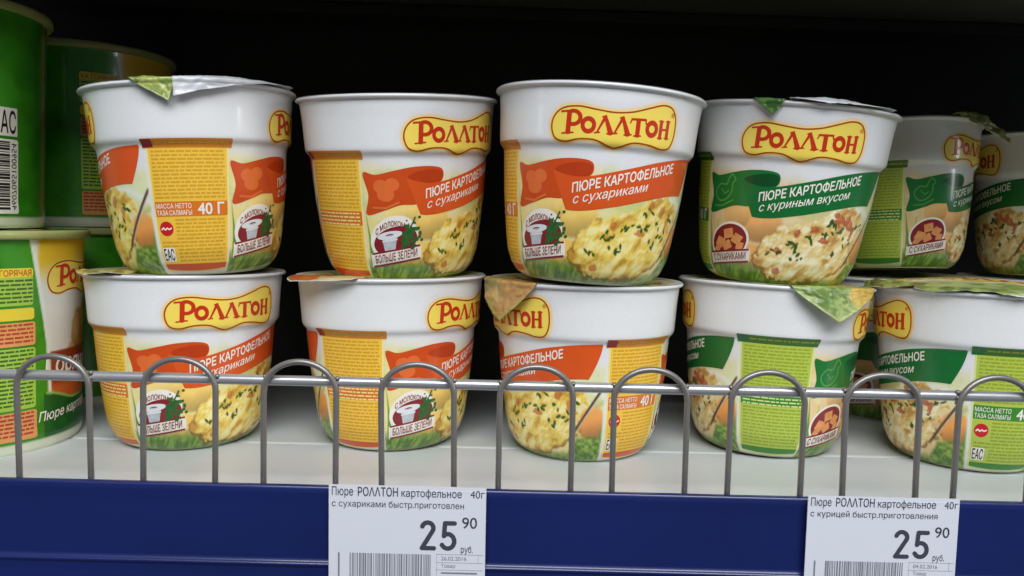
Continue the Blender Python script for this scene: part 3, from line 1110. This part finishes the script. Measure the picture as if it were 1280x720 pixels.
for cx in hoops:
    link('hoop', hoop_me, guard, (cx, .3345, 0), (0, math.radians(float(hr.normal(0, .5))), 0))

# ------------------------------------------------------------------ the cups
make_cup('orange', -.1813, .4351, 0, -.9, -.44, 23, 'orange label cup at the left end of the lower row beside the big green pot', [F_B1], weight_half=0)
make_cup('orange', -.0698, .4428, 0, -.9, -.9, 57, 'orange label cup in the lower row with an orange foil tab sticking out left', [F_B2], weight_half=0)
make_cup('orange', .0345, .4335, 0, -.4, .2, -55, 'orange label cup in the lower row with its foil tab folded over the logo', [F_B3], weight_half=0)
make_cup('green', .1385, .4470, 0, -1.3, 1.9, -90, 'lower green label cup with a lime text panel and a large foil flap folded down', [F_B4])
make_cup('green', .2415, .4300, 0, -.8, .9, -69, 'green label cup at the right end of the lower row with its printed lid bare', [F_B5, F_B5b], sag=0.0, bulge=.0048, lidrot=-.5, weight_half=0)
make_cup('orange', -.1672, .4219, Z2, 1.5, -2.56, 81, 'upper orange cup showing its yellow text panel with crumpled foil on the lid', [F_T1a, F_T1b])
make_cup('orange', -.0638, .4351, Z2, 4.4, -1.42, 38, 'upper orange cup with its logo turned to the right and yellow panel at left', weight_half=0)
make_cup('orange', .0327, .4116, Z2 + .0006, .9, 3.42, 10, 'upper orange cup with its logo facing front, leaning right')
make_cup('green', .1381, .4442, Z2, 3.5, 4.38, 7, 'upper green label cup with its logo facing front', [F_T4, F_T4b])
make_cup('green', .2475, .5360, Z2 + .0025, -4.8, -1.0, 69, 'upper green cup set back in shade with a crumpled green foil tab', [F_T5], weight_half=0)
make_cup('green', .3520, .5450, Z2, 0, 1.0, -72, 'upper green cup in deep shade cut off by the right edge')
make_cup('green', .2440, .5370, 0, 0, 0, 20, 'lower green cup at the back carrying the shaded green cup')
make_cup('green', .3520, .5450, 0, 0, 0, -40, 'lower cup at the back near the right edge, only its rim showing')


# ------------------------------------------------------------------ big green pots at the left
PH_, PR_ = .1120, .0598
_pp = [(.0568, .1075), (.0566, .1050), (.0556, .080), (.0545, .045), (.0534, .0125), (.0537, .0095), (.0537, .0075), (.0530, .0012), (.0520, 0)]
POT = Lathe(_pp, PH_, 150, 3)
PASP = math.degrees(PH_ / .055)


def pot_art(PH, T):
    p = (PH + 90) % 360 - 90
    x, y = p, T * PASP
    n1, n2 = fbm(x / 13 + 20, y / 13, 201), fbm(x / 5 + 20, y / 5, 211)
    img = np.ones(p.shape + (3,)) * np.array([62, 146, 30.0])
    img = over(img, (44, 122, 24), sstep(.4, .75, n1) * .8)
    # front picture, right of a curved border
    bx = np.interp(T, [0, .05, .2, .4, .52, .72, 1.0], [28, 29, 32, 36, 38, 39, 40])
    fr = sstep(-.6, .6, p - bx) * sstep(178, 176, p)
    pic = np.ones(p.shape + (3,)) * np.array([232, 230, 220.0])
    pic = over(pic, (240, 196, 54), sstep(.24, .10, T + (p - 60) * .001) * sstep(bx + 3, bx + 6, p + 22 * (T - .05)))
    q = np.hypot((x - 78) / 26, (T - .30) / .2)
    pic = over(pic, (236, 232, 220), sstep(.33, .36, T))
    for (cx, cy, rx, ry, c) in [(66, .50, 9, .13, (204, 160, 84)), (80, .47, 12, .15, (196, 146, 66)), (97, .50, 12, .14, (214, 170, 90)), (60, .60, 8, .08, (190, 150, 84))]:
        qq = np.hypot((x - cx) / rx, (T - cy) / ry) + .3 * (n2 - .5)
        pic = over(pic, np.array(c) * .9, sstep(1.05, .8, qq))
        pic = over(pic, (236, 200, 130), sstep(.7, .3, np.hypot((x - cx + rx * .3) / rx, (T - cy + ry * .35) / ry)) * .6)
    mug = np.minimum(np.minimum(x - 38.2, 104 - x), np.minimum(T - .555, .80 - T) * 150)
    pic = over(pic, (150, 62, 26), sstep(-.5, .8, mug))
    pic = over(pic, (206, 98, 36), sstep(-.5, .8, mug) * sstep(.68, .74, T))
    img = img * (1 - fr[..., None]) + pic * fr[..., None]
    img = over(img, (236, 238, 220), sstep(1.6, .6, np.abs(p - bx - 1.2)) * (T < .74))
    # green sash across the foot
    top = .745 + .05 * sstep(38, 62, x) - .02 * sstep(70, 110, x)
    sash = sstep(-.006, .006, T - top) * (p > 36) * (p < 177)
    img = over(img, (24, 92, 30), sash)
    img = over(img, (150, 190, 90), sstep(.008, .004, np.abs(T - top)) * (p > 38) * (p < 177))
    img = over(img, (150, 122, 72), sstep(2.2, 1.4, np.abs(PH - 257)))
    # white foot
    img = over(img, (222, 226, 200), sstep(.945, .955, T))
    return img


POT_ME = POT.body('pot_body', pot_art, 480, M['print'])
POT_RIM = ring_mesh('rim', [(PR_, PH_ - .0012), (PR_ - .0006, PH_ - .0002), (PR_ - .0016, PH_), (PR_ - .0055, PH_), (PR_ - .006, PH_ - .006), (PR_ - .0036, PH_ - .0062), (PR_ - .0034, PH_ - .0046), (PR_ - .0006, PH_ - .0044), (PR_, PH_ - .0036)],
                    mat('ivory pot rim plastic', lin(166, 170, 106), .35, coat=.2, noise=.03))


def pot_lid_art(X, Y, fl, r):
    n = fbm(X * 120 + 30, Y * 120 + 30, 77)
    img = np.ones(X.shape + (3,)) * np.array([60, 120, 40.0])
    img = over(img, (196, 184, 120), sstep(.45, .6, n))
    return img


POT_LID = lid_mesh('lid', 'green', PR_ - .001, PH_ + .0003, .002, 0, M['lid_print'], art=pot_lid_art)
POT_LOGO = build_logo(POT, hw=36, tc=.205, hh=.105, pc=74, name='logo')
# tables of small print
g = Geo()
tables = [(8, 30.5, .165, .330, 0), (8, 30.5, .165, .205, 2), (8, 31, .342, .395, 2), (8, 31.5, .405, .510, 1), (8, 31.5, .520, .795, 0), (8, 32, .805, .935, 1)]
for i, (a, b, ta, tb, mi) in enumerate(tables):
    def rr_sd(p, t, a=a, b=b, ta=ta, tb=tb):
        X, Y = np.abs(p - (a + b) / 2) - (b - a) / 2 + 1.4, np.abs(t - (ta + tb) / 2) * PASP - (tb - ta) / 2 * PASP + 1.4
        return 1.4 - (np.hypot(np.maximum(X, 0), np.maximum(Y, 0)) + np.minimum(np.maximum(X, Y), 0))
    decal(g, POT, rr_sd, a - 1, b + 1, ta - .01, tb + .01, 40, 40, (.10 if i != 1 else .15) * MM, mi)
TAB_ME = g.mesh('nutrition_table', [mat('lime table ink', lin(166, 204, 74), .35, noise=.05), mat('salmon table ink', lin(232, 160, 96), .35, noise=.05), mat('yellow table ink', lin(240, 212, 60), .35, noise=.05)])
g = Geo()
rr = np.random.default_rng(9)
for (ta, tb, mi) in [(.215, .322, 0), (.412, .505, 1), (.528, .790, 0), (.812, .930, 1)]:
    t = ta
    while t < tb - .008:
        p = 9.0
        while p < 30:
            w = min(rr.uniform(1.5, 5), 30.2 - p)
            ps = np.linspace(p, p + w, 4)
            vv = np.concatenate([POT.wrap(ps, np.full(4, t), .2 * MM), POT.wrap(ps, np.full(4, t + .0085), .2 * MM)])
            g.add(vv, [(i, i + 4, i + 5, i + 1) for i in range(3)], mi)
            p += w + .6
        t += .0185
text_wrap(g, POT, 'КА ГОРЯЧАЯ', 9, 29.5, .199, .026, .24 * MM, 1, bold=.01)
TABT_ME = g.mesh('small_print', [mat('dark olive print ink', lin(70, 104, 30), .4), mat('red brown print ink', lin(186, 64, 34), .4)])
g = Geo()
text_wrap(g, POT, 'Горячая', 37.0, 86, .655, .082, .18 * MM, 0, slope=.0004, bold=.02, shear=.1)
text_wrap(g, POT, 'Пюре картофельное', 33, 98, .872, .043, .18 * MM, 0, slope=-.0004, shear=.2, bold=.012)
POTT_ME = g.mesh('product_lettering', [M['white_ink']])
# back of the pot: conformity mark and barcode
g = Geo()
rect = lambda a, b, ta, tb: (lambda p, t: np.minimum(np.minimum(p - a, b - p), np.minimum(t - ta, tb - t) * PASP))
decal(g, POT, rect(214, 230.5, .462, .588), 213, 232, .45, .60, 40, 20, .10 * MM, 0)
text_wrap(g, POT, 'ЕАС', 216.5, 229.5, .574, .094, .18 * MM, 1, bold=.012)
MARK_ME = g.mesh('conformity_mark', [M['white_ink'], M['dark_ink']])
g = Geo()
decal(g, POT, rect(200, 231, .602, .935), 199, 232, .59, .945, 40, 36, .10 * MM, 0)
t = .612
rb = np.random.default_rng(12)
while t < .915:
    w = rb.choice([.0035, .0035, .007, .0105])
    ps = np.linspace(202, 225.5 if rb.random() > .1 else 227, 14)
    vv = np.concatenate([POT.wrap(ps, np.full(14, t), .2 * MM), POT.wrap(ps, np.full(14, t + w), .2 * MM)])
    g.add(vv, [(i, i + 14, i + 15, i + 1) for i in range(13)], 1)
    t += w + rb.choice([.0035, .0035, .007])
# figures run up the right-hand side of the bars
vt, ft = fit_text('4607065100954', 0, .30, 0, 3.6, 0, .0)
PP = POT.wrap(226.6 + vt[:, 1] * .9, .918 - vt[:, 0], .2 * MM)
ff = []
for q in ft:
    a, b, c = PP[q[0]], PP[q[1]], PP[q[2]]
    nn = np.cross(b - a, c - a)
    ff.append(q if nn[0] * a[0] + nn[1] * a[1] >= 0 else q[::-1])
g.add(PP, ff, 1)
CODE_ME = g.mesh('barcode', [M['white_ink'], M['dark_ink']])


def make_pot(x, y, z, view, label, parts):
    face = -math.degrees(math.atan2(x, y))
    root = bpy.data.objects.new('instant_food_pot', None)
    COL.objects.link(root)
    root.location = (x, y, z)
    tag(root, label, 'food pot', 'big green pots at the left')
    r = (0, 0, math.radians(face + view))
    link('pot_body', POT_ME, root, rot=r)
    link('rim', POT_RIM, root)
    link('lid', POT_LID, root)
    if 'front' in parts:
        o = link('logo', POT_LOGO[0], root, rot=r)
        link('lettering', POT_LOGO[1], o)
        link('product_lettering', POTT_ME, root, rot=r)
    if 'table' in parts:
        o = link('nutrition_table', TAB_ME, root, rot=r)
        link('small_print', TABT_ME, o)
    if 'code' in parts:
        link('conformity_mark', MARK_ME, root, rot=r)
        link('barcode', CODE_ME, root, rot=r)
    return root


make_pot(-.2930, .4200, 0, 0, 'big green and yellow pot standing on the shelf at the left edge', ('front', 'table'))
make_pot(-.3110, .4200, PH_ + .0006, 174, 'big green pot with a barcode stacked on the pot at the left edge', ('code',))
make_pot(-.2960, .5420, 0, 15, 'dim green pot low down behind the left edge pots', ('table',))
make_pot(-.2960, .5420, PH_ + .0006, -8, 'dim green pot high up behind the upper orange cup at left', ('table', 'front'))

# ------------------------------------------------------------------ price tags
paper_m = mat('tag paper', lin(224, 227, 236), 0.35, coat=0.25, noise=0.025, scale=30)
ink_m = mat('tag print', lin(66, 70, 82), 0.45)
ink2_m = mat('faint tag print', lin(128, 132, 142), 0.45)
clip_m = mat('clear strip edge', lin(226, 228, 236), 0.2, coat=0.3)


def price_tag(px, name2, date, label, seed):
    a = px_to_plane(px[0], px[1], .3262)
    b = px_to_plane(px[2], px[3], .3262)
    w = b[0] - a[0]
    h = w * .62
    root = tag(link('price_tag', None, None, (a[0], .3262, a[2])), label, 'price tag', 'price tags on the blue rail')
    g = Geo(); box_geo(g, 0, w, 0, .0005, -h, 0)
    link('paper', g.mesh('paper', [paper_m], smooth=False), root)

    def txt(g, s, x0, x1, yb, cap, bold=0.0, mi=0, shear=0.0):
        v, f = fit_text(s, x0 * w, x1 * w, -yb * w, cap * w, shear, bold)
        P = np.stack([v[:, 0], -.00012 - v[:, 2], v[:, 1]], 1)
        out = []
        for q in f:
            n = np.cross(P[q[1]] - P[q[0]], P[q[2]] - P[q[0]])
            out.append(q if n[1] < 0 else q[::-1])
        g.add(P, out, mi)
    g = Geo()
    txt(g, 'Пюре', .02, .155, .068, .055, .004)
    txt(g, 'РОΛΛТОН', .185, .44, .068, .055, .012)
    txt(g, 'картофельное', .462, .845, .068, .050, .004)
    txt(g, '40г', .90, .99, .068, .050, .0)
    txt(g, name2, .02, .86, .140, .040, .002, 0)
    link('product_lettering', g.mesh('product_lettering', [ink_m]), root)
    g = Geo()
    def digits(X, Y):      # rounded strokes, unit = tag width
        arc = lambda cx, cy, rx, ry, a0, a1: [(cx + rx * math.cos(math.radians(a)), cy + ry * math.sin(math.radians(a))) for a in np.linspace(a0, a1, 14)]
        two = arc(.632, -.268, .036, .036, 165, -30) + [(.596, -.400), (.672, -.400)]
        five = [(.802, -.234), (.742, -.234), (.736, -.318)] + arc(.760, -.352, .042, .048, 120, -150)
        return np.maximum(line_sd(X, Y, two, .0145), line_sd(X, Y, five, .0145))
    v2, f2 = march(digits, .56, .84, -.44, -.20, 90, 80)
    g.add([(a * w, -.00012, b * w) for a, b in v2], f2, 0)
    txt(g, '90', .85, .945, .265, .072, .006)
    txt(g, 'руб.', .845, .92, .425, .042, .004)
    link('price_lettering', g.mesh('price_lettering', [ink_m]), root)
    g = Geo()
    rr = np.random.default_rng(seed)

    def rect(x0, x1, y0, y1, mi=0):
        g.add([(x0 * w, -.00012, -y1 * w), (x1 * w, -.00012, -y1 * w), (x1 * w, -.00012, -y0 * w), (x0 * w, -.00012, -y0 * w)], [(0, 1, 2, 3)], mi)
    rect(.06, .070, .442, .60)
    x = .135
    while x < .655:
        b_ = rr.choice([.0035, .006, .010])
        rect(x, min(x + b_, .66), .442, .60)
        x += b_ + rr.choice([.004, .005, .008])
    link('barcode', g.mesh('barcode', [ink2_m]), root)
    g = Geo()
    for y in (.438, .492, .540):
        rect(.69, .985, y, y + .0018)
    rect(.69, .6915, .438, .60)
    rect(.955, .9565, .438, .492)
    txt(g, date, .72, .88, .478, .026, .0)
    txt(g, 'Товар', .72, .81, .526, .024, .0)
    rect(.72, .95, .556, .566)
    link('date_box', g.mesh('date_box', [ink2_m]), root)
    g = Geo()
    box_geo(g, 0.002 * w, w * .998, -.00010, -.00002, -.034 * w, -.028 * w)
    link('clear_strip', g.mesh('clear_strip', [clip_m], smooth=False), root)
    return root


price_tag((411, 605.5, 608, 609), 'с сухариками быстр.приготовлен', '26.02.2016', 'white price tag for the crouton flavour under the orange cups, reading 25 90', 31)
price_tag((1010.5, 619.5, 1200, 624.5), 'с курицей быстр.приготовления', '04.02.2016', 'white price tag for the chicken flavour under the green cups, reading 25 90', 32)
